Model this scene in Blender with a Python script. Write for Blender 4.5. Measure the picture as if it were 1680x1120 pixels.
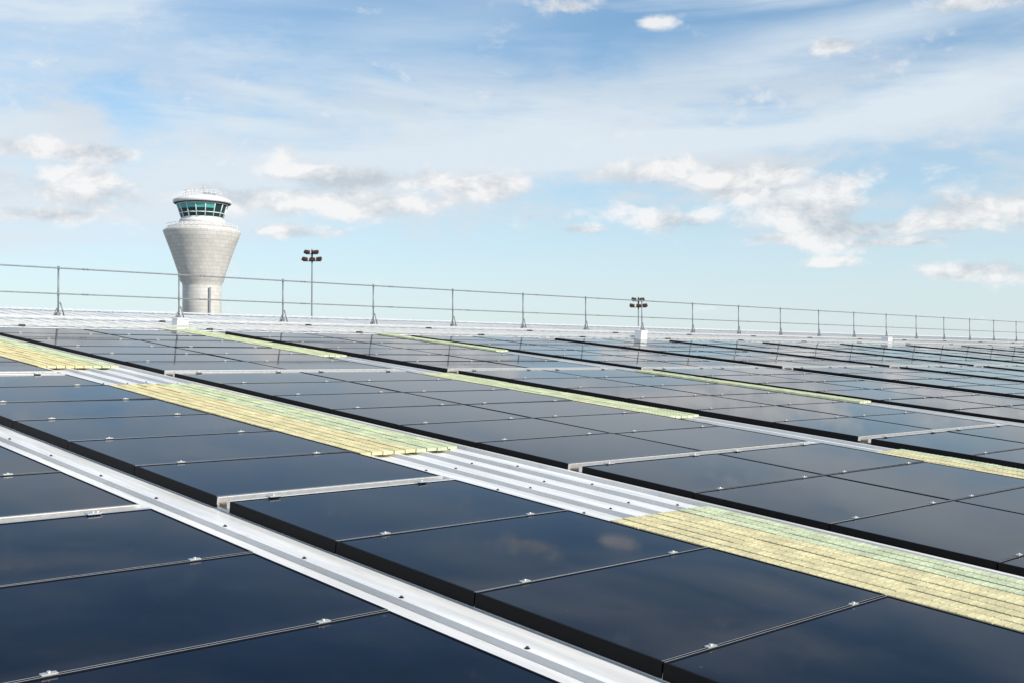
import bpy, bmesh, math, random
from mathutils import Vector, Matrix
random.seed(7)
R = math.radians
sc = bpy.context.scene
for o in list(bpy.data.objects): bpy.data.objects.remove(o)
C = sc.collection

# ------------------------------------------------------------------ camera
CAM_Z = 16.0
cam = bpy.data.objects.new('camera', bpy.data.cameras.new('camera'))
C.objects.link(cam)
cam.location = (0, 0, CAM_Z)
cam.rotation_euler = (R(90.895), 0, 0)
cam.data.sensor_width = 36.0
cam.data.lens = 39.78
cam.data.clip_start = 0.05
cam.data.clip_end = 20000
sc.camera = cam

# ------------------------------------------------------------------ light, sky
SUN_AZ, SUN_EL = 126.0, 36.0          # azimuth clockwise from the view direction (+Y)
sc.view_settings.view_transform = 'Standard'
sc.view_settings.look = 'None'
sc.view_settings.gamma = 1.0
sc.view_settings.exposure = 0.45
sl = bpy.data.lights.new('sun', 'SUN'); sl.energy = 3.6; sl.angle = R(0.53); sl.color = (1.0, 0.95, 0.87)
so = bpy.data.objects.new('sun', sl); C.objects.link(so)
sd = Vector((math.sin(R(SUN_AZ)) * math.cos(R(SUN_EL)), math.cos(R(SUN_AZ)) * math.cos(R(SUN_EL)), math.sin(R(SUN_EL))))
so.rotation_euler = sd.to_track_quat('Z', 'Y').to_euler()

W = bpy.data.worlds.new('World'); sc.world = W; W.use_nodes = True
nt = W.node_tree; nt.nodes.clear()
def N(t, tree=None, **k):
    n = (tree or nt).nodes.new(t)
    for a, b in k.items(): setattr(n, a, b)
    return n
def L(a, b, tree=None): (tree or nt).links.new(a, b)
def M(op, a, b=None, c=None, clamp=False, tree=None):
    n = N('ShaderNodeMath', tree, operation=op); n.use_clamp = clamp
    for i, v in enumerate((a, b, c)):
        if v is None: continue
        if isinstance(v, (int, float)): n.inputs[i].default_value = v
        else: L(v, n.inputs[i], tree)
    return n.outputs[0]
def smooth(v, lo, hi, a=0.0, b=1.0, tree=None):
    n = N('ShaderNodeMapRange', tree, interpolation_type='SMOOTHSTEP')
    L(v, n.inputs[0], tree)
    for i, x in zip((1, 2, 3, 4), (lo, hi, a, b)): n.inputs[i].default_value = x
    return n.outputs[0]
sky = N('ShaderNodeTexSky', sky_type='NISHITA')
sky.sun_disc = False; sky.sun_elevation = R(SUN_EL); sky.sun_rotation = R(SUN_AZ)
sky.air_density = 1.0; sky.dust_density = 0.6; sky.ozone_density = 1.6; sky.altitude = 50
tc = N('ShaderNodeTexCoord'); sep = N('ShaderNodeSeparateXYZ'); L(tc.outputs['Generated'], sep.inputs[0])
dx, dy, dz = sep.outputs
az = M('ARCTAN2', dx, dy)                    # 0 straight ahead, positive to the right
el = M('ARCSINE', dz)
def noise(scale, detail, rough, rot=(0, 0, 0), scl=(1, 1, 1), loc=(0, 0, 0), dist=0.0):
    m = N('ShaderNodeMapping'); L(tc.outputs['Generated'], m.inputs['Vector'])
    m.inputs['Rotation'].default_value = rot; m.inputs['Scale'].default_value = scl; m.inputs['Location'].default_value = loc
    n = N('ShaderNodeTexNoise'); L(m.outputs[0], n.inputs['Vector'])
    n.inputs['Scale'].default_value = scale; n.inputs['Detail'].default_value = detail
    n.inputs['Roughness'].default_value = rough; n.inputs['Distortion'].default_value = dist
    return n.outputs['Fac']
# high streaks of cirrus climbing to the right
ci = noise(2.3, 9, 0.56, rot=(0, R(16), 0), scl=(0.9, 0.9, 5.5), loc=(0.35, 0, 0.1), dist=0.35)
ci2 = noise(5.0, 8, 0.6, rot=(0, R(20), 0), scl=(0.6, 0.6, 6.0), loc=(3.1, 1.0, 0.7), dist=0.2)
cir = M('ADD', smooth(ci, 0.42, 0.66), M('MULTIPLY', smooth(ci2, 0.5, 0.8), 0.35), clamp=True)
# broad diagonal veil bands: distance from lines el = e0 + k*az
def band(e0, k, w, amp):
    d = M('SUBTRACT', el, M('ADD', M('MULTIPLY', az, k), e0))
    d = M('ADD', d, M('MULTIPLY', M('SUBTRACT', ci, 0.5), 0.10))
    g = M('POWER', 2.718, M('MULTIPLY', M('MULTIPLY', d, d), -1.0 / (w * w)))
    return M('MULTIPLY', g, amp)
veil = M('ADD', M('ADD', M('ADD', band(0.175, 0.05, 0.030, 0.55), band(0.40, -0.25, 0.045, 0.0)), M('ADD', band(0.205, 0.20, 0.022, 0.75), band(0.165, 0.14, 0.020, 0.85))), M('ADD', band(0.31, 0.42, 0.04, 0.35), band(0.42, 0.42, 0.05, 0.6)))
veil = M('MULTIPLY', veil, M('ADD', 0.35, M('MULTIPLY', smooth(ci2, 0.3, 0.7), 0.8)), clamp=True)
veil = M('MULTIPLY', veil, smooth(el, 0.42, 0.31))
cir = M('MULTIPLY', M('MULTIPLY', cir, smooth(el, 0.09, 0.19)), smooth(el, 0.50, 0.30, 0.25, 1.0))
cirrus = M('MAXIMUM', veil, M('MULTIPLY', cir, 0.95))
# fair-weather cumulus low over the horizon: (pixel x, pixel y, half width, half height) turned into sky angles
cu = noise(17, 12, 0.60, scl=(1, 1, 1.7), dist=0.25)
cul = noise(17, 12, 0.60, scl=(1, 1, 1.7), loc=(-0.010, 0, -0.022), dist=0.25)
cb = noise(6, 3, 0.5, scl=(1, 1, 2.2), loc=(5, 2, 1))
puffs = [(1345, 345, 100, 56), (1215, 302, 110, 34), (1590, 348, 100, 38), (1470, 372, 110, 20), (1090, 285, 100, 24), (1120, 362, 130, 22), (1690, 345, 60, 32), (900, 355, 50, 16), (950, 376, 60, 12), (800, 308, 100, 26),
         (420, 326, 100, 30), (630, 338, 120, 26), (110, 308, 130, 34), (40, 240, 70, 18), (150, 252, 70, 16), (560, 290, 180, 22), (1078, 36, 34, 14), (945, 6, 46, 14), (1370, 72, 40, 12),
         (1600, 4, 80, 12), (60, 350, 90, 13), (1560, 446, 90, 14), (1360, 432, 50, 9), (1290, 392, 80, 12), (1480, 396, 80, 9), (490, 380, 90, 14), (1940, 330, 150, 40), (-260, 320, 160, 36)]
f = 1856.0
tot = None
for px, py, w, h in puffs:
    a0 = math.atan((px - 840) / f); e0 = math.atan((589 - py) / f * math.cos(a0))
    u = M('MULTIPLY', M('SUBTRACT', az, a0), f / w); v = M('MULTIPLY', M('SUBTRACT', el, e0), f / h)
    g = M('POWER', 2.718, M('MULTIPLY', M('ADD', M('MULTIPLY', u, u), M('MULTIPLY', v, v)), -0.8))
    tot = g if tot is None else M('MAXIMUM', tot, g)
# elsewhere round the horizon the same kind of cloud comes from noise alone
other = M('MULTIPLY', smooth(cb, 0.5, 0.68), M('MULTIPLY', smooth(el, 0.10, 0.16), smooth(el, 0.40, 0.24)))
away = smooth(M('ABSOLUTE', az), 0.5, 0.65)
tot = M('MAXIMUM', tot, M('MULTIPLY', other, away))
dens = M('ADD', M('MULTIPLY', tot, 0.60), M('MULTIPLY', M('SUBTRACT', cu, 0.5), 1.75))
cmask = smooth(dens, 0.16, 0.56)
lit = M('ADD', 0.55, M('MULTIPLY', M('SUBTRACT', cu, cul), 4.2), clamp=True)
# colour of the clouds, in the sky's own (bright) units
def mixc(fac, a, b):
    n = N('ShaderNodeMix', data_type='RGBA'); L(fac, n.inputs[0])
    for i, c in ((6, a), (7, b)):
        if isinstance(c, tuple): n.inputs[i].default_value = (*c, 1)
        else: L(c, n.inputs[i])
    return n.outputs[2]
SK = 0.10
k = 1 / SK
tint = N('ShaderNodeMix', data_type='RGBA', blend_type='MULTIPLY'); tint.inputs[0].default_value = 1
L(sky.outputs[0], tint.inputs[6]); tint.inputs[7].default_value = (0.93, 1.10, 1.13, 1)
haze = mixc(smooth(el, 0.26, 0.0, 0.0, 0.72), tint.outputs[2], (0.515 * k, 0.575 * k, 0.635 * k))
mot = noise(7, 9, 0.6, scl=(1, 1, 2.6), loc=(1.7, 0.3, 2.2), dist=0.3)
motm = M('MULTIPLY', smooth(mot, 0.40, 0.62), M('MULTIPLY', smooth(el, 0.09, 0.13), smooth(el, 0.30, 0.18)))
c0 = mixc(M('MULTIPLY', motm, 0.85), haze, (0.525 * k, 0.55 * k, 0.575 * k))
c1 = mixc(M('MULTIPLY', cirrus, 0.95), c0, (0.535 * k, 0.60 * k, 0.655 * k))
cucol = mixc(lit, (0.385 * k, 0.43 * k, 0.475 * k), (0.70 * k, 0.69 * k, 0.685 * k))
c2 = mixc(M('MULTIPLY', cmask, 0.85), c1, cucol)
bg = N('ShaderNodeBackground'); bg.inputs[1].default_value = SK; L(c2, bg.inputs[0])
out = N('ShaderNodeOutputWorld'); L(bg.outputs[0], out.inputs[0])

# ------------------------------------------------------------------ materials
def mat(name, col, rough=0.5, metal=0.0, spec=0.5, noise_amt=0.0, nscale=3.0, bump=0.0, bscale=40.0, stretch=(1, 1, 1), rough_var=0.0):
    m = bpy.data.materials.new(name); m.use_nodes = True; t = m.node_tree
    b = t.nodes['Principled BSDF']
    b.inputs['Base Color'].default_value = (*col, 1); b.inputs['Roughness'].default_value = rough
    b.inputs['Metallic'].default_value = metal; b.inputs['Specular IOR Level'].default_value = spec
    co = N('ShaderNodeTexCoord', t); mp = N('ShaderNodeMapping', t); L(co.outputs['Object'], mp.inputs[0], t)
    mp.inputs['Scale'].default_value = stretch
    n = N('ShaderNodeTexNoise', t); L(mp.outputs[0], n.inputs['Vector'], t)
    n.inputs['Scale'].default_value = nscale; n.inputs['Detail'].default_value = 7; n.inputs['Roughness'].default_value = 0.6
    if noise_amt:
        mx = N('ShaderNodeMix', t, data_type='RGBA'); L(smooth(n.outputs['Fac'], 0.35, 0.7, tree=t), mx.inputs[0], t)
        mx.inputs[6].default_value = (*[c * (1 - noise_amt) for c in col], 1)
        mx.inputs[7].default_value = (*[min(1, c * (1 + noise_amt * .4)) for c in col], 1)
        L(mx.outputs[2], b.inputs['Base Color'], t)
    if rough_var:
        L(smooth(n.outputs['Fac'], 0.3, 0.75, max(0, rough - rough_var), rough + rough_var, tree=t), b.inputs['Roughness'], t)
    if bump:
        n2 = N('ShaderNodeTexNoise', t); L(mp.outputs[0], n2.inputs['Vector'], t); n2.inputs['Scale'].default_value = bscale
        bp = N('ShaderNodeBump', t); bp.inputs['Strength'].default_value = bump; bp.inputs['Distance'].default_value = 0.01
        L(n2.outputs['Fac'], bp.inputs['Height'], t); L(bp.outputs[0], b.inputs['Normal'], t)
    return m
MT = {}
MT['roof'] = mat('white_coated_roof_steel', (0.82, 0.80, 0.76), 0.38, 0.0, 0.5, 0.16, 2.2, 0.12, 5.0, stretch=(5.0, 0.30, 1), rough_var=.12)
def dirt(m, amt, scale, col, sc2=(1, 1, 1)):
    t = m.node_tree; b = t.nodes['Principled BSDF']; src = b.inputs['Base Color']
    co = N('ShaderNodeTexCoord', t); mp = N('ShaderNodeMapping', t); L(co.outputs['Object'], mp.inputs[0], t); mp.inputs['Scale'].default_value = sc2
    n = N('ShaderNodeTexNoise', t); L(mp.outputs[0], n.inputs['Vector'], t); n.inputs['Scale'].default_value = scale; n.inputs['Detail'].default_value = 10; n.inputs['Roughness'].default_value = .72
    mx = N('ShaderNodeMix', t, data_type='RGBA'); L(smooth(n.outputs['Fac'], .54, .72, 0, amt, tree=t), mx.inputs[0], t)
    if src.links: L(src.links[0].from_socket, mx.inputs[6], t)
    else: mx.inputs[6].default_value = src.default_value
    mx.inputs[7].default_value = (*col, 1); L(mx.outputs[2], src, t)
dirt(MT['roof'], .38, 9, (0.36, 0.32, 0.26), (2.5, .5, 1))
MT['glass'] = mat('dark_panel_glass', (0.004, 0.0085, 0.022), 0.05, 0, 0.055, 0.35, 0.8, 0, 5, rough_var=0.035)
MT['glass'].node_tree.nodes['Principled BSDF'].inputs['Specular Tint'].default_value = (0.72, 0.89, 1.0, 1)
MT['frame'] = mat('black_anodised_frame', (0.006, 0.006, 0.007), 0.6, 0.0, 0.12, 0.1, 8)
MT['glint'] = mat('grey_edge_glint', (0.36, 0.38, 0.41), 0.45, 0.3, 0.5, 0.1, 8)  # grey that paints the sky's reflection on frame edges
MT['alu'] = mat('mill_aluminium', (0.80, 0.775, 0.73), 0.36, 0.7, 0.5, 0.12, 20)
MT['bright'] = mat('white_painted_rail', (0.82, 0.80, 0.76), 0.4, 0.1, 0.5, 0.12, 5)
MT['shade_brown'] = mat('brown_gap_shade', (0.20, 0.13, 0.075), 0.5, 0.3, 0.5, 0.3, 3)  # painted shade for the slot between paired rails
MT['galv'] = mat('galvanised_tube', (0.22, 0.23, 0.24), 0.5, 0.4, 0.5, 0.2, 12)
MT['plank'] = mat('pale_yellow_grating', (0.68, 0.60, 0.34), 0.6, 0, 0.4, 0.22, 7, 0.2, 60)
MT['plankg'] = mat('pale_green_grating', (0.57, 0.61, 0.39), 0.6, 0, 0.4, 0.22, 7, 0.2, 60)
MT['plankw'] = mat('grey_white_grating', (0.62, 0.62, 0.58), 0.55, 0, 0.4, 0.2, 7, 0.2, 60)
MT['zinc'] = mat('pale_zinc_cladding', (0.67, 0.635, 0.58), 0.45, 0.05, 0.5, 0.07, 0.12, 0, 5)
MT['concrete'] = mat('pale_concrete', (0.52, 0.51, 0.49), 0.8, 0, 0.3, 0.15, 0.3)
MT['white'] = mat('white_metal_fascia', (0.74, 0.74, 0.73), 0.5, 0.0, 0.5, 0.08, 1)
MT['darkmetal'] = mat('dark_metal', (0.05, 0.052, 0.055), 0.5, 0.5, 0.5, 0.2, 3)
MT['lamp'] = mat('rust_brown_lamp_housing', (0.11, 0.055, 0.045), 0.5, 0.2, 0.5, 0.2, 3)
MT['lens'] = mat('floodlight_glass', (0.12, 0.13, 0.14), 0.12, 0, 0.6)
MT['red'] = mat('red_lamp_cover', (0.55, 0.05, 0.04), 0.3)
MT['cab'] = mat('teal_tinted_glass', (0.006, 0.045, 0.045), 0.06, 0, 0.55)
MT['blind'] = mat('pale_teal_blind', (0.10, 0.42, 0.40), 0.5, 0, 0.4, 0.2, 0.8)
MT['wall'] = mat('grey_wall_cladding', (0.42, 0.43, 0.44), 0.5, 0.3, 0.5, 0.1, 0.5)
MT['tarmac'] = mat('apron_concrete', (0.20, 0.20, 0.19), 0.85, 0, 0.3, 0.3, 0.02)

for k_, c_ in (('plank', (.30, .26, .17)), ('plankg', (.27, .28, .2)), ('plankw', (.3, .3, .28))): dirt(MT[k_], .6, 5, c_)
# dust film and dried water marks on the glass: a little diffuse grey on top, in patches that differ from panel to panel
def dust(m):
    t = m.node_tree; b = t.nodes['Principled BSDF']; out_ = t.nodes['Material Output']
    co = N('ShaderNodeTexCoord', t); oi = N('ShaderNodeObjectInfo', t)
    ad = N('ShaderNodeVectorMath', t, operation='ADD'); L(co.outputs['Object'], ad.inputs[0], t)
    cb_ = N('ShaderNodeCombineXYZ', t); L(M('MULTIPLY', oi.outputs['Random'], 40, tree=t), cb_.inputs[0], t); L(M('MULTIPLY', oi.outputs['Random'], 17, tree=t), cb_.inputs[2], t); L(cb_.outputs[0], ad.inputs[1], t)
    n = N('ShaderNodeTexNoise', t); L(ad.outputs[0], n.inputs['Vector'], t); n.inputs['Scale'].default_value = 2.2; n.inputs['Detail'].default_value = 12; n.inputs['Roughness'].default_value = .68
    sp = N('ShaderNodeTexVoronoi', t); L(ad.outputs[0], sp.inputs['Vector'], t); sp.inputs['Scale'].default_value = 5.5
    sp2 = N('ShaderNodeTexNoise', t); L(ad.outputs[0], sp2.inputs['Vector'], t); sp2.inputs['Scale'].default_value = 1.3
    dots = M('MULTIPLY', smooth(sp.outputs['Distance'], .055, .03, tree=t), smooth(sp2.outputs['Fac'], .56, .62, tree=t), tree=t)
    sx = N('ShaderNodeSeparateXYZ', t); L(co.outputs['Object'], sx.inputs[0], t)
    edge = smooth(sx.outputs[1], .12, .0, 0, .035, tree=t)       # dirt that has run down to the lower frame
    fac = M('ADD', M('ADD', smooth(n.outputs['Fac'], .45, .75, .002, .022, tree=t), M('MULTIPLY', dots, .12, tree=t), tree=t), edge, clamp=True, tree=t)
    d = N('ShaderNodeBsdfDiffuse', t); d.inputs['Color'].default_value = (.30, .29, .27, 1)
    mx = N('ShaderNodeMixShader', t); L(fac, mx.inputs[0], t); L(b.outputs[0], mx.inputs[1], t); L(d.outputs[0], mx.inputs[2], t); L(mx.outputs[0], out_.inputs['Surface'], t)
dust(MT['glass'])
# ------------------------------------------------------------------ helpers
def tag(o, label=None, cat=None, group=None, kind=None):
    for a, b in (('label', label), ('category', cat), ('group', group), ('kind', kind)):
        if b: o[a] = b
    return o
def add_box(bm, x0, x1, y0, y1, z0, z1, bev=0.0):
    vs = [bm.verts.new((x, y, z)) for z in (z0, z1) for y in (y0, y1) for x in (x0, x1)]
    fs = [(0, 2, 3, 1), (4, 5, 7, 6), (0, 1, 5, 4), (2, 6, 7, 3), (0, 4, 6, 2), (1, 3, 7, 5)]
    fc = [bm.faces.new([vs[i] for i in f_]) for f_ in fs]
    if bev:
        es = list({e for f_ in fc for e in f_.edges})
        bmesh.ops.bevel(bm, geom=es, offset=bev, segments=2, affect='EDGES', profile=0.6)
def add_tube(bm, p0, p1, r0, r1=None, seg=12, caps=True):
    r1 = r0 if r1 is None else r1
    p0, p1 = Vector(p0), Vector(p1); d = (p1 - p0).normalized()
    s = d.orthogonal().normalized(); t = d.cross(s)
    ra = []; rb = []
    for i in range(seg):
        a = 2 * math.pi * i / seg; q = s * math.cos(a) + t * math.sin(a)
        ra.append(bm.verts.new(p0 + q * r0)); rb.append(bm.verts.new(p1 + q * r1))
    for i in range(seg):
        j = (i + 1) % seg; bm.faces.new((ra[i], ra[j], rb[j], rb[i])).smooth = True
    if caps: bm.faces.new(ra[::-1]); bm.faces.new(rb)
def add_lathe(bm, prof, seg=64, flat=False):
    rings = []
    for r, z in prof:
        rings.append([bm.verts.new((r * math.cos(2 * math.pi * i / seg), r * math.sin(2 * math.pi * i / seg), z)) for i in range(seg)])
    for a, b in zip(rings, rings[1:]):
        for i in range(seg):
            j = (i + 1) % seg; bm.faces.new((a[i], a[j], b[j], b[i])).smooth = not flat
    bm.faces.new(rings[0][::-1]); bm.faces.new(rings[-1])
def mesh(name, bm, m):
    bmesh.ops.recalc_face_normals(bm, faces=bm.faces)
    me = bpy.data.meshes.new(name); bm.to_mesh(me); bm.free(); me.materials.append(m)
    return me
def obj(name, me, parent=None, loc=None):
    o = bpy.data.objects.new(name, me); C.objects.link(o)
    if parent: o.parent = parent
    if loc: o.location = loc
    return o
def part(name, bm, m, parent=None): return obj(name, mesh(name, bm, m), parent)
def empty(name, mw=None):
    o = bpy.data.objects.new(name, None); C.objects.link(o); o.empty_display_size = 0.3
    if mw is not None: o.matrix_world = mw
    return o

# ------------------------------------------------------------------ roof frame: a along the ridge, b up the slope, c off the roof
dR = Vector((0.717217, 0.696850, 0)); dD = Vector((-0.693239, 0.713501, 0.101663)); nn = dR.cross(dD)
if nn.z < 0: nn = -nn
ROOF = Matrix(((dR.x, dD.x, nn.x, 0), (dR.y, dD.y, nn.y, 0), (dR.z, dD.z, nn.z, CAM_Z), (0, 0, 0, 1)))
def at(a, b, c): return ROOF @ Matrix.Translation((a, b, c))
HP = -1.31            # top of the panels
HR = -1.378            # flat of the roof sheet
RIDGE = 22.83
A0, A1 = -30.0, 150.0
B0 = -9.0

# ------------------------------------------------------------------ terminal building
bld = empty('terminal_building', at(0, 0, HR))
tag(bld, 'long terminal building with a pitched white ribbed metal roof carrying the solar panels', 'building')
def sheet(bm, b0, b1, z0, z1):
    prof = []
    a = A0; P = 0.25
    while a < A1:
        prof += [(a, 0), (a + .165, 0), (a + .169, .027), (a + .205, .027), (a + .235, 0)]
        a += P
    lo = [bm.verts.new((x, b0, z + z0)) for x, z in prof]; hi = [bm.verts.new((x, b1, z + z1)) for x, z in prof]
    for i in range(len(prof) - 1): bm.faces.new((lo[i], lo[i + 1], hi[i + 1], hi[i]))
TOPB = 18.05
bm = bmesh.new(); sheet(bm, B0, TOPB, 0, 0)
rs = part('roof_sheet', bm, MT['roof'], bld)
bm = bmesh.new()
add_box(bm, A0, A1, TOPB + .001, RIDGE + .005, .026, .030)
part('upper_roof_sheet', bm, MT['roof'], bld)
bm = bmesh.new(); a = A0
while a < A1: add_box(bm, a, a + .012, TOPB + .02, RIDGE - .02, .0305, .0385); a += .30
part('standing_seam', bm, MT['roof'], bld)
# screw heads with dark washers on the ribs seen in the two nearest gaps
bm = bmesh.new(); add_tube(bm, (0, 0, 0), (0, 0, .002), .011, seg=10); add_tube(bm, (0, 0, .002), (0, 0, .008), .006, seg=6)
scm = mesh('fixing_screw', bm, MT['darkmetal'])
cnt = 0
for rib in [A0 + .25 * i + .187 for i in range(int((A1 - A0) / .25))]:
    if not (2.72 < rib < 3.2 or 4.8 < rib < 5.9): continue
    b = 1.3 + random.random() * .3
    while b < 11 and cnt < 95:
        obj('fixing_screw', scm, bld, (rib, b + random.uniform(-.02, .02), .0272)); b += .72; cnt += 1
# the far slope falls away behind the ridge
bm = bmesh.new(); sheet(bm, RIDGE + 0.02, RIDGE + 33, 0, -33 * math.tan(R(11.7)))
part('far_roof_sheet', bm, MT['roof'], bld)
bm = bmesh.new()
for s in (-1, 1):
    y0 = RIDGE + (0.01 if s > 0 else -0.16); y1 = RIDGE + (0.17 if s > 0 else 0.01)
    vs = [bm.verts.new((x, y, z)) for x in (A0, A1) for y, z in (((RIDGE, 0.075), (RIDGE + .17, 0.045)) if s > 0 else ((RIDGE - .17, 0.055), (RIDGE, 0.075)))]
    bm.faces.new((vs[0], vs[1], vs[3], vs[2]))
part('ridge_cap', bm, MT['roof'], bld)
bm = bmesh.new()
inv = ROOF.inverted() @ Matrix.Identity(4)
def wl(a, b, c):  return Matrix.Translation((0, 0, -HR)) @ Vector((a, b, c))
# walls: boxes from under the eaves to the ground, in the building's own axes
M0 = bld.matrix_world.inverted()
def wall(p, q, top):
    b_ = bmesh.new()
    w = [M0 @ Vector((v.x, v.y, z)) for v, z in ((p, 0), (q, 0), (q, top), (p, top))]
    n_ = (w[1] - w[0]).cross(w[3] - w[0]).normalized() * 0.3
    fr = [b_.verts.new(v) for v in w]; bk = [b_.verts.new(v - n_) for v in w]
    b_.faces.new(fr); b_.faces.new(bk[::-1])
    for i in range(4): j = (i + 1) % 4; b_.faces.new((fr[i], fr[j], bk[j], bk[i]))
    part('wall', b_, MT['wall'], bld)
c1_, c2_ = [ROOF @ Vector((a, B0 + .3, HR)) for a in (A0 + .3, A1 - .3)]
c4_, c3_ = [ROOF @ Vector((a, RIDGE + 32.5, HR - 32.5 * math.tan(R(11.7)))) for a in (A0 + .3, A1 - .3)]
wall(c1_, c2_, c1_.z - .1); wall(c3_, c4_, c3_.z - .1)
wall(c2_, c3_, c2_.z - .4); wall(c4_, c1_, c1_.z - .4)
bm.free()

# ground
bm = bmesh.new(); S = 9000
bm.faces.new([bm.verts.new(v) for v in ((-S, -S, 0), (S, -S, 0), (S, S, 0), (-S, S, 0))])
g = part('ground', bm, MT['tarmac']); tag(g, kind='structure')

# ------------------------------------------------------------------ solar panels
PW, PH = 1.611, 0.977
def panel_meshes():
    d = {}
    bm = bmesh.new(); lip = 0.010; t = 0.062  # sides carried down as a black skirt, standing in for shade under the panel
    add_box(bm, 0, PW, 0, lip, -t, 0); add_box(bm, 0, PW, PH - lip, PH, -t, 0)
    add_box(bm, 0, lip, lip, PH - lip, -t, 0); add_box(bm, PW - lip, PW, lip, PH - lip, -t, 0)
    d['frame'] = mesh('frame', bm, MT['frame'])
    bm = bmesh.new(); e = .0026
    add_box(bm, .001, PW - .001, .0008, e, .0004, .0016); add_box(bm, .001, PW - .001, PH - e, PH - .0008, .0004, .0016)  # thin strips standing in for the edges' sky reflection
    d['edge_glint'] = mesh('edge_glint', bm, MT['glint'])
    bm = bmesh.new(); add_box(bm, lip, PW - lip, lip, PH - lip, -0.010, -0.0025)
    d['glass'] = mesh('glass', bm, MT['glass'])
    bm = bmesh.new(); add_box(bm, -.026, .026, -.002, .020, 0.0006, 0.008, 0.002); add_tube(bm, (0, .009, .008), (0, .009, .013), .007, seg=8)
    d['clamp'] = mesh('clamp', bm, MT['alu'])
    return d
PM = panel_meshes()
cols = [(-2.16, 'e'), (-0.54, 'e'), (1.10, 'e'), (3.16, 'l')]
g_ = 5.97
while g_ < 62: cols += [(g_, 'l'), (g_ + 1.62, 'r')]; g_ += 4.14
PB = 0.985
rows = [(5.33 - PB * (k_ + 1), 0, k_) for k_ in range(6)] + [(5.465 + PB * k_, 1, k_) for k_ in range(6)] + [(11.60 + PB * k_, 2, k_) for k_ in range(6)]
ordn = ['first', 'second', 'third', 'fourth', 'fifth', 'sixth', 'seventh', 'eighth', 'ninth', 'tenth', 'eleventh', 'twelfth']
ordn += [x for x in ('thirteenth', 'fourteenth', 'fifteenth', 'sixteenth', 'seventeenth', 'eighteenth', 'nineteenth', 'twentieth')]
def ordi(i): return ordn[i] if i < len(ordn) else 'number %d' % (i + 1)
fwd = Vector((0, math.cos(R(.895)), math.sin(R(.895))))
up = Vector((0, -math.sin(R(.895)), math.cos(R(.895))))
def proj(a, b, c):
    v = ROOF @ Vector((a, b, c)) - Vector((0, 0, CAM_Z)); d = v.dot(fwd)
    if d < 0.2: return None
    return (840 + 1856.5 * v.x / d, 560 - 1856.5 * v.dot(up) / d, d)
cand = []
for ci_, (a, sd_) in enumerate(cols):
    for b, blk, kk in rows:
        pts = [proj(a + u * PW, b + v * PH, HP) for u in (0, .5, 1) for v in (0, .5, 1)]
        vis = [p for p in pts if p and -10 < p[0] < 1690 and -10 < p[1] < 1140]
        dist = (Vector((a + PW / 2, b + PH / 2, HP))).length
        cand.append((0 if vis else 1, dist, a, b, ci_, sd_, blk, kk))
cand.sort()
near = [c for c in cand if c[0] == 0]
indiv, rest = near[:298], near[298:] + [c for c in cand if c[0] == 1 and c[1] < 12]
def col_text(ci_):
    if ci_ <= 2: return ['third', 'second', 'first'][ci_] + ' column left of the narrow seam gap'
    if ci_ == 3: return 'single column between narrow gap and first walkway'
    return ordi(ci_ - 4) + ' column right of the first grating walkway'
GRP = 'dark solar panels laid in arrays on the white roof'
for _, dist, a, b, ci_, sd_, blk, kk in indiv:
    o = empty('solar_panel', at(a, b, HP + random.uniform(-.0015, .0015)) @ Matrix.Rotation(random.gauss(0, .0012), 4, 'X') @ Matrix.Rotation(random.gauss(0, .0012), 4, 'Y'))
    if blk == 0: rt_ = 'panel ' + ordi(kk) + ' below the nearer double rail'
    elif blk == 1: rt_ = 'panel ' + ordi(kk) + ' above the nearer double rail'
    else: rt_ = 'panel ' + ordi(kk) + ' above the farther double rail'
    tag(o, 'dark ' + rt_ + ', ' + col_text(ci_), 'solar panel', GRP)
    obj('frame', PM['frame'], o); obj('glass', PM['glass'], o)
    if dist < 16: obj('edge_glint', PM['edge_glint'], o)
    if dist < 34:
        for cx_ in (0.29, PW - .29):
            j = random.uniform(-.015, .015)
            obj('clamp', PM['clamp'], o, (cx_ + j, PH - .002, 0))
# the far rest of the field as one object
bm = bmesh.new()
for c in rest:
    a, b = c[2], c[3]
    add_box(bm, a, a + PW, b, b + PH, -.038, 0)
me = mesh('far_solar_panels', bm, MT['glass'])
o = obj('far_solar_panels', me); o.matrix_world = at(0, 0, HP)
tag(o, 'mass of dark solar panels at the far right end of the roof', 'solar panels', kind='stuff')

# double mounting rails between the blocks, running along the roof
def long_rail(b0, b1, c0, c1, label, m, a0, a1, shade_w=0, cl=False):
    t = empty('mounting_rail', at(a0, b0, HP)); tag(t, label, 'rail', 'mounting rails along the edges of the panel blocks'); a1 -= a0; aa = a0; a0 = 0
    bm = bmesh.new(); add_box(bm, a0, a1, 0, b1 - b0, c0, c1, 0.004); part('bar', bm, MT[m], t)
    bm = bmesh.new()
    add_box(bm, -.034, .034, -.020, .030, c1 + .0006, c1 + .008, .002); add_tube(bm, (0, .004, c1 + .008), (0, .004, c1 + .013), .007, seg=8)
    cm = mesh('end_clamp', bm, MT['alu'])
    for a, s_ in cols:
        if not cl or a < aa - .01 or a > aa + a1: continue
        for q in (0.29, PW - .29): obj('end_clamp', cm, t, (a - aa + q + random.uniform(-.02, .02), 0, 0))
    if shade_w:
        bm = bmesh.new(); add_box(bm, a0, a1, b1 - b0 + .001, b1 - b0 + shade_w, -.050, -.030); part('gap_shade', bm, MT['shade_brown'], t)  # brown strip laid in the slot to stand in for its shade
arrays = [(-2.16, 2.713, 'array left of the narrow seam gap'), (3.16, 4.771, 'single column between seam gap and first walkway')]
g_ = 5.97; q_ = 0
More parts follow.
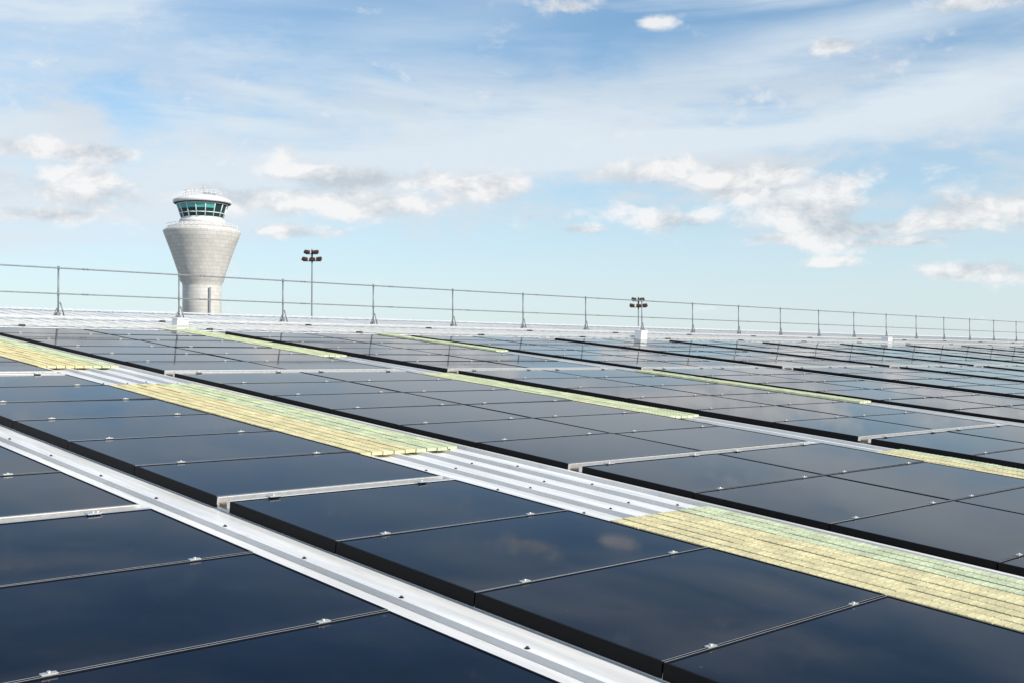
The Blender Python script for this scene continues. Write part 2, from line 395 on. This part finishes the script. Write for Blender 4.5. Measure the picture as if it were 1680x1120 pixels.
while g_ < 62:
    arrays.append((g_, g_ + 3.232, ordi(q_) + ' array right of the first walkway')); g_ += 4.14; q_ += 1
for n_, (a_, b_, tx) in enumerate(arrays):
    mm = 'alu'
    long_rail(5.322, 5.355, -.045, .003, 'thick pale rail, lower of nearer pair, ' + tx, mm, a_, b_, shade_w=.074, cl=b_ < 30)
    long_rail(5.444, 5.460, -.045, .000, 'thin rail, upper of nearer pair, ' + tx, mm, a_, b_)
    long_rail(11.352, 11.395, -.045, .006, 'pale rail, lower of farther pair, ' + tx, mm, a_, b_, shade_w=.148, cl=b_ < 40)
    long_rail(11.570, 11.594, -.045, .004, 'pale rail, upper of farther pair, ' + tx, mm, a_, b_)

# ------------------------------------------------------------------ walkway gratings in the gaps
def grating(a0, a1, b0, b1, label, ngreen=0, nwhite=0):
    t = empty('walkway_grating', at(a0, b0, HR + 0.024)); tag(t, label, 'grating', 'grating walkways between the panel arrays')
    wpl = 0.092; pitch = 0.103; npl = int((a1 - a0) / pitch)
    bms = {'plankw': bmesh.new(), 'plankg': bmesh.new(), 'plank': bmesh.new()}
    for i in range(npl):
        key = 'plankw' if i < nwhite else ('plankg' if i >= npl - ngreen else 'plank')
        y = 0; LEN = 0.49
        while y < b1 - b0 - .01:
            y1 = min(y + LEN, b1 - b0)
            z = random.uniform(-.002, .002)
            add_box(bms[key], i * pitch, i * pitch + wpl, y, y1 - .008, z, z + .025)
            yy = y + .03
            while yy < y1 - .03:                # low anti-slip ribs, slightly irregular
                q = random.uniform(-.004, .004)
                add_box(bms[key], i * pitch + .006, i * pitch + wpl - .006, yy + q, yy + q + .006, z + .0253, z + .0275)
                yy += .041
            y = y1
    for key, nm in (('plank', 'yellow_tread'), ('plankg', 'green_tread'), ('plankw', 'pale_tread')):
        if len(bms[key].verts): part(nm, bms[key], MT[key], t)
        else: bms[key].free()
    bm = bmesh.new(); y = .2
    while y < b1 - b0: add_box(bm, 0, npl * pitch, y, y + .04, -.0125, -.0025); y += .98
    part('bearer', bm, MT['alu'], t)
grating(4.86, 5.83, -1.5, 4.1, 'pale yellow grating walkway nearest the camera, running off the lower right', 3)
grating(4.86, 5.83, 6.45, 10.6, 'pale yellow-green grating between single column and next array, above the nearer rails', 4)
grating(4.86, 5.83, 12.3, 17.2, 'yellowish grating at the left edge, above the farther double rail', 3)
grating(9.27, 9.98, 2.5, 4.9, 'yellow grating in the second wide gap at the far right edge, below the nearer rails', 2)
grating(9.27, 9.98, 7.2, 11.3, 'narrow yellow-green grating in the second wide gap, below the farther rails', 5)
grating(9.27, 9.98, 13.6, 18.2, 'green-tinted grating in the second wide gap, above the farther rails', 6)
grating(13.85, 14.26, 7.5, 11.4, 'green-tinted grating in the third wide gap, below the farther rails', 6)
grating(13.85, 14.26, 14.6, 18.2, 'green-tinted grating in the third wide gap, near the roof top', 6)

# ------------------------------------------------------------------ handrail
hr = empty('handrail', at(8.475, 20.62, HR)); tag(hr, 'long galvanised two-rail safety handrail standing near the roof ridge', 'handrail')
HI = hr.matrix_world.inverted()
base0 = ROOF @ Vector((8.475, 20.62, HR))
SP = 2.3975
n0, n1 = -5, 48
bm = bmesh.new()
for nm, zz, r_ in (('top_rail', .94, .0130), ('mid_rail', .47, .0115)):
    b_ = bmesh.new()
    for k_ in range(n0, n1):
        p = base0 + dR * (SP * k_) + Vector((0, 0, zz)); q = base0 + dR * (SP * (k_ + 1)) + Vector((0, 0, zz))
        add_tube(b_, HI @ p, HI @ q, r_, seg=10, caps=False)
        add_tube(b_, HI @ (p + dR * .45), HI @ (p + dR * .56), r_ + .003, seg=10)
    part(nm, b_, MT['galv'], hr)
bm.free()
def post_mesh():
    b_ = bmesh.new(); add_tube(b_, (0, 0, .02), (0, 0, .94), .0155, seg=12)
    for z in (.47, .94): add_tube(b_, (0, 0, z - .035), (0, 0, z + .035), .020, seg=12)
    return mesh('post', b_, MT['galv'])
def foot_mesh():
    b_ = bmesh.new()
    add_box(b_, -.10, .14, -.09, .09, .031, .040, .002)
    add_tube(b_, (-.085, 0, .036), (-.02, 0, .2), .016, seg=8)
    add_tube(b_, (.12, 0, .036), (.04, 0, .3), .013, seg=8)
    add_tube(b_, (.04, 0, .3), (0, 0, .31), .013, seg=8)
    add_box(b_, -.04, .03, -.03, .03, .036, .13)
    return mesh('foot', b_, MT['galv'])
pm, fm = post_mesh(), foot_mesh()
# posts are plumb: rotate out of the building's slope into world axes aligned with the ridge
uh = Vector((-dR.y, dR.x, 0))
for k_ in range(n0, n1 + 1):
    p = base0 + dR * (SP * k_)
    mw = Matrix(((dR.x, uh.x, 0, p.x), (dR.y, uh.y, 0, p.y), (0, 0, 1, p.z), (0, 0, 0, 1)))
    o = obj('post', pm, hr); o.matrix_world = mw
    ft = obj('foot', fm, o)
bpy.context.view_layer.update()
for o in hr.children:
    if o.name.startswith('post'): pass

# low upstand / gutter edge under the handrail and a cable tray
def strip(name, b, w, z0, z1, label, cat, m, a0=-20, a1=130):
    t = empty(name, at(0, b, HR)); tag(t, label, cat)
    bm = bmesh.new(); add_box(bm, a0, a1, 0, .012, z0, z1); add_box(bm, a0, a1, w - .012, w, z0, z1); add_box(bm, a0, a1, .012, w - .012, z0, z0 + .012)
    part('tray', bm, MT[m], t)
    bm = bmesh.new(); add_box(bm, 0, .06, -.02, w + .02, z0 - .032, z0 - .001); sm_ = mesh('support', bm, MT['darkmetal'])
    a = a0 + .5
    while a < a1 - 40: obj('support', sm_, t, (a, 0, 0)); a += 3.3
strip('cable_tray', 20.0, .10, .068, .10, 'slim grey cable tray along the foot of the handrail', 'cable tray', 'alu')
strip('cable_tray', 18.2, .10, .068, .105, 'slim pale cable tray just above the topmost panels', 'cable tray', 'alu')
# white junction boxes
for i, (a, b, sx, sy, sz, lb) in enumerate([(9.75, 18.55, .22, .2, .17, 'white junction box at the top of the field in front of the tower'),
        (21.9, 17.9, .24, .22, .22, 'white junction box by the ridge below the middle of the handrail'),
        (35.5, 18.4, .30, .25, .20, 'white junction box by the ridge toward the right end of the field')]):
    t = empty('junction_box', at(a, b, HR)); tag(t, lb, 'junction box', 'white boxes along the top of the panel field')
    bm = bmesh.new(); add_box(bm, 0, sx, 0, sy, .024, .024 + sz, .01); part('body', bm, MT['white'], t)
    bm = bmesh.new(); add_box(bm, -.012, sx + .012, -.012, sy + .012, .0245 + sz, .04 + sz, .004); part('lid', bm, MT['white'], t)

# ------------------------------------------------------------------ control tower
TD = 232.0; PX = TD / 1856.5
def zy(y): return CAM_Z + (589 - y) * PX * 1.0
tw = empty('control_tower'); tw.location = ((331 - 840) * PX, TD, 0)
tag(tw, 'pale flared air traffic control tower with teal glazed cab', 'tower')
def pr(lst): return [(r * PX, zy(y)) for r, y in lst]
def tower_mat():
    m = MT['zinc']; t = m.node_tree; b = t.nodes['Principled BSDF']
    co = N('ShaderNodeTexCoord', t); s = N('ShaderNodeSeparateXYZ', t); L(co.outputs['Object'], s.inputs[0], t)
    ang = M('ARCTAN2', s.outputs[1], s.outputs[0], tree=t)
    # shingle-like zinc cladding: level courses, joints that climb in a slow spiral
    zc = M('MULTIPLY', s.outputs[2], 1.35, tree=t)
    fz = M('FRACT', zc, tree=t); hz = smooth(M('ABSOLUTE', M('SUBTRACT', fz, .5, tree=t), tree=t), .455, .485, tree=t)
    va = M('ADD', M('MULTIPLY', ang, 18 / math.pi, tree=t), M('MULTIPLY', M('FLOOR', zc, tree=t), .37, tree=t), tree=t)
    fa = M('FRACT', va, tree=t); hv = smooth(M('ABSOLUTE', M('SUBTRACT', fa, .5, tree=t), tree=t), .475, .495, tree=t)
    j = M('MAXIMUM', hz, hv, tree=t)
    cell = N('ShaderNodeTexWhiteNoise', t, noise_dimensions='2D'); cv = N('ShaderNodeCombineXYZ', t)
    L(M('FLOOR', zc, tree=t), cv.inputs[0], t); L(M('FLOOR', va, tree=t), cv.inputs[1], t); L(cv.outputs[0], cell.inputs['Vector'], t)
    old = b.inputs['Base Color'].links[0].from_socket
    hs = N('ShaderNodeHueSaturation', t); L(old, hs.inputs['Color'], t)
    L(M('SUBTRACT', M('ADD', .93, M('MULTIPLY', cell.outputs[0], .13, tree=t), tree=t), M('MULTIPLY', j, .42, tree=t), tree=t), hs.inputs['Value'], t)
    L(hs.outputs[0], b.inputs['Base Color'], t)
tower_mat()
bm = bmesh.new(); add_lathe(bm, pr([(31, 705), (31, 471), (31.5, 466), (34.5, 462), (38.5, 447), (49, 416), (58, 392), (62, 381.5), (62, 379.5)]), 96)
part('shaft', bm, MT['zinc'], tw)
bm = bmesh.new(); add_lathe(bm, pr([(61.2, 379.3), (59, 378), (40, 367.5), (36.5, 367)]), 96); part('shoulder_roof', bm, MT['zinc'], tw)
bm = bmesh.new(); add_lathe(bm, pr([(36.2, 368), (36.2, 361.5), (33.5, 360.5), (33.5, 358.6)]), 48); part('drum', bm, MT['white'], tw)
bm = bmesh.new(); add_lathe(bm, pr([(33.2, 358.5), (40.6, 336.2)]), 16, True); part('cab_glass', bm, MT['cab'], tw)
bm = bmesh.new()
NS = 16
for i in range(NS):
    a = 2 * math.pi * i / NS
    p0 = Vector((33.6 * PX * math.cos(a), 33.6 * PX * math.sin(a), zy(358.5))); p1 = Vector((41 * PX * math.cos(a), 41 * PX * math.sin(a), zy(336.2)))
    add_tube(bm, p0, p1, .11, seg=6)
    a2 = 2 * math.pi * (i + 1) / NS
    for t_ in (0.0, .33, 1.0):
        rr = (33.6 + (41 - 33.6) * t_) * PX; z = zy(358.5 + (336.2 - 358.5) * t_)
        add_tube(bm, (rr * math.cos(a), rr * math.sin(a), z), (rr * math.cos(a2), rr * math.sin(a2), z), .10, seg=6)
part('window_frame', bm, MT['white'], tw)
# pulled-down teal sun blinds just inside the glass at some bays
bm = bmesh.new()
for i in (9, 10, 11, 12, 13):
    a, a2 = 2 * math.pi * (i + .08) / NS, 2 * math.pi * (i + .92) / NS
    v = []
    for t_, aa in ((.97, a), (.97, a2), (.62, a2), (.62, a)):
        rr = (33.2 + (40.6 - 33.2) * t_) * PX * 1.004; z = zy(358.5 + (336.2 - 358.5) * t_)
        v.append(Vector((rr * math.cos(aa), rr * math.sin(aa), z)))
    f0 = [bm.verts.new(x) for x in v]; f1 = [bm.verts.new(x * 1.0 + Vector((x.x, x.y, 0)).normalized() * .03) for x in v]
    bm.faces.new(f0); bm.faces.new(f1[::-1])
    for q in range(4): w_ = (q + 1) % 4; bm.faces.new((f0[q], f0[w_], f1[w_], f1[q]))
part('sun_blind', bm, MT['blind'], tw)
bm = bmesh.new(); add_lathe(bm, pr([(45.6, 334.4), (46.6, 333.6), (46.8, 330.2), (45.8, 329.0), (38, 325.2), (27, 322), (18, 320.8)]), 72); rf = part('cab_roof', bm, MT['white'], tw)
bm = bmesh.new(); add_lathe(bm, pr([(40.6, 336.4), (45.3, 334.9), (45.3, 334.5)]), 72); part('roof_soffit', bm, MT['darkmetal'], tw)  # soffit coloured dark to carry the overhang's shade
# railings
def ring_rail(r, y0, y1, nposts, name, parent):
    bm = bmesh.new()
    for i in range(nposts):
        a = 2 * math.pi * i / nposts; a2 = 2 * math.pi * (i + 1) / nposts
        add_tube(bm, (r * PX * math.cos(a), r * PX * math.sin(a), zy(y0)), (r * PX * math.cos(a), r * PX * math.sin(a), zy(y1)), .045, seg=6)
        for y in (y1, (y0 + y1) / 2):
            add_tube(bm, (r * PX * math.cos(a), r * PX * math.sin(a), zy(y)), (r * PX * math.cos(a2), r * PX * math.sin(a2), zy(y)), .04, seg=6)
    part(name, bm, MT['white'], parent)
ring_rail(56, 378, 369.5, 40, 'balcony_railing', tw)
ring_rail(30, 323, 314, 24, 'roof_railing', tw)
bm = bmesh.new()
for x, y0, y1, r_ in ((1, 322, 303, .07), (-12, 322, 309, .05), (9, 322, 307, .05), (17, 322, 311, .045), (-18, 322, 312, .05)):
    add_tube(bm, (x * PX, 0, zy(y0)), (x * PX, 0, zy(y1)), r_, seg=6)
add_tube(bm, (-4 * PX, 0, zy(309)), (6 * PX, 0, zy(309)), .04, seg=6)
add_box(bm, 0.2, 1.6, -.5, .5, zy(322), zy(315)); add_box(bm, 2.0, 2.7, -.4, .4, zy(322), zy(317.5))
part('antenna', bm, MT['wall'], tw)
# stair core and low annex pier beside the shaft
bm = bmesh.new(); add_box(bm, 19 * PX, 21 * PX, -28 * PX, -20 * PX, 0, zy(473)); part('service_riser', bm, MT['wall'], tw)

# ------------------------------------------------------------------ apron floodlight masts
def mast(px, ytop, D, w, label, redtop):
    p = D / 1856.5; zt = CAM_Z + (589 - ytop) * p
    t = empty('floodlight_mast'); t.location = ((px - 840) * p, D, 0); tag(t, label, 'floodlight mast', 'apron floodlight masts behind the roof')
    bm = bmesh.new(); add_tube(bm, (0, 0, 0), (0, 0, zt), .26, .07, seg=12); part('pole', bm, MT['galv'], t)
    bm = bmesh.new()
    add_box(bm, -w * .5, w * .5, -.25, .25, zt - 1.45, zt - 1.36); add_box(bm, -w * .36, w * .30, -.25, .25, zt - .42, zt - .34)
    add_tube(bm, (0, 0, zt - 1.6), (0, 0, zt + .1), .13, seg=8); part('crossarm', bm, MT['darkmetal'], t)
    def flood(x, z, tilt, s=1.0):
        b_ = bmesh.new(); add_box(b_, -.42 * s, .42 * s, -.3, .3, -.16, .16, .04); add_box(b_, -.36 * s, .36 * s, -.24, .24, .161, .25, .03)
        o = part('floodlight', b_, MT['lamp'], t); o.location = (x, -.15, z); o.rotation_euler = (R(28), R(tilt), 0)
        l_ = bmesh.new(); add_box(l_, -.37 * s, .37 * s, -.25, .25, -.175, -.161); part('lens', l_, MT['lens'], o)
    for x, z, ti in ((-w * .40, zt - 1.15, 12), (w * .02, zt - 1.2, 4), (w * .40, zt - 1.12, -8), (-w * .28, zt - .12, 10), (w * .22, zt - .14, -6)): flood(x, z, ti)
    bm = bmesh.new(); add_tube(bm, (0, 0, zt + .1), (0, 0, zt + .32), .14, .08, seg=10); part('obstruction_lamp', bm, MT['red'], t)
mast(511.5, 412.5, 165, 2.6, 'tall slim floodlight mast right of the control tower', 1)
mast(1047.5, 490.5, 190, 2.7, 'short floodlight mast head near the middle of the handrail', 1)
bpy.context.view_layer.update()
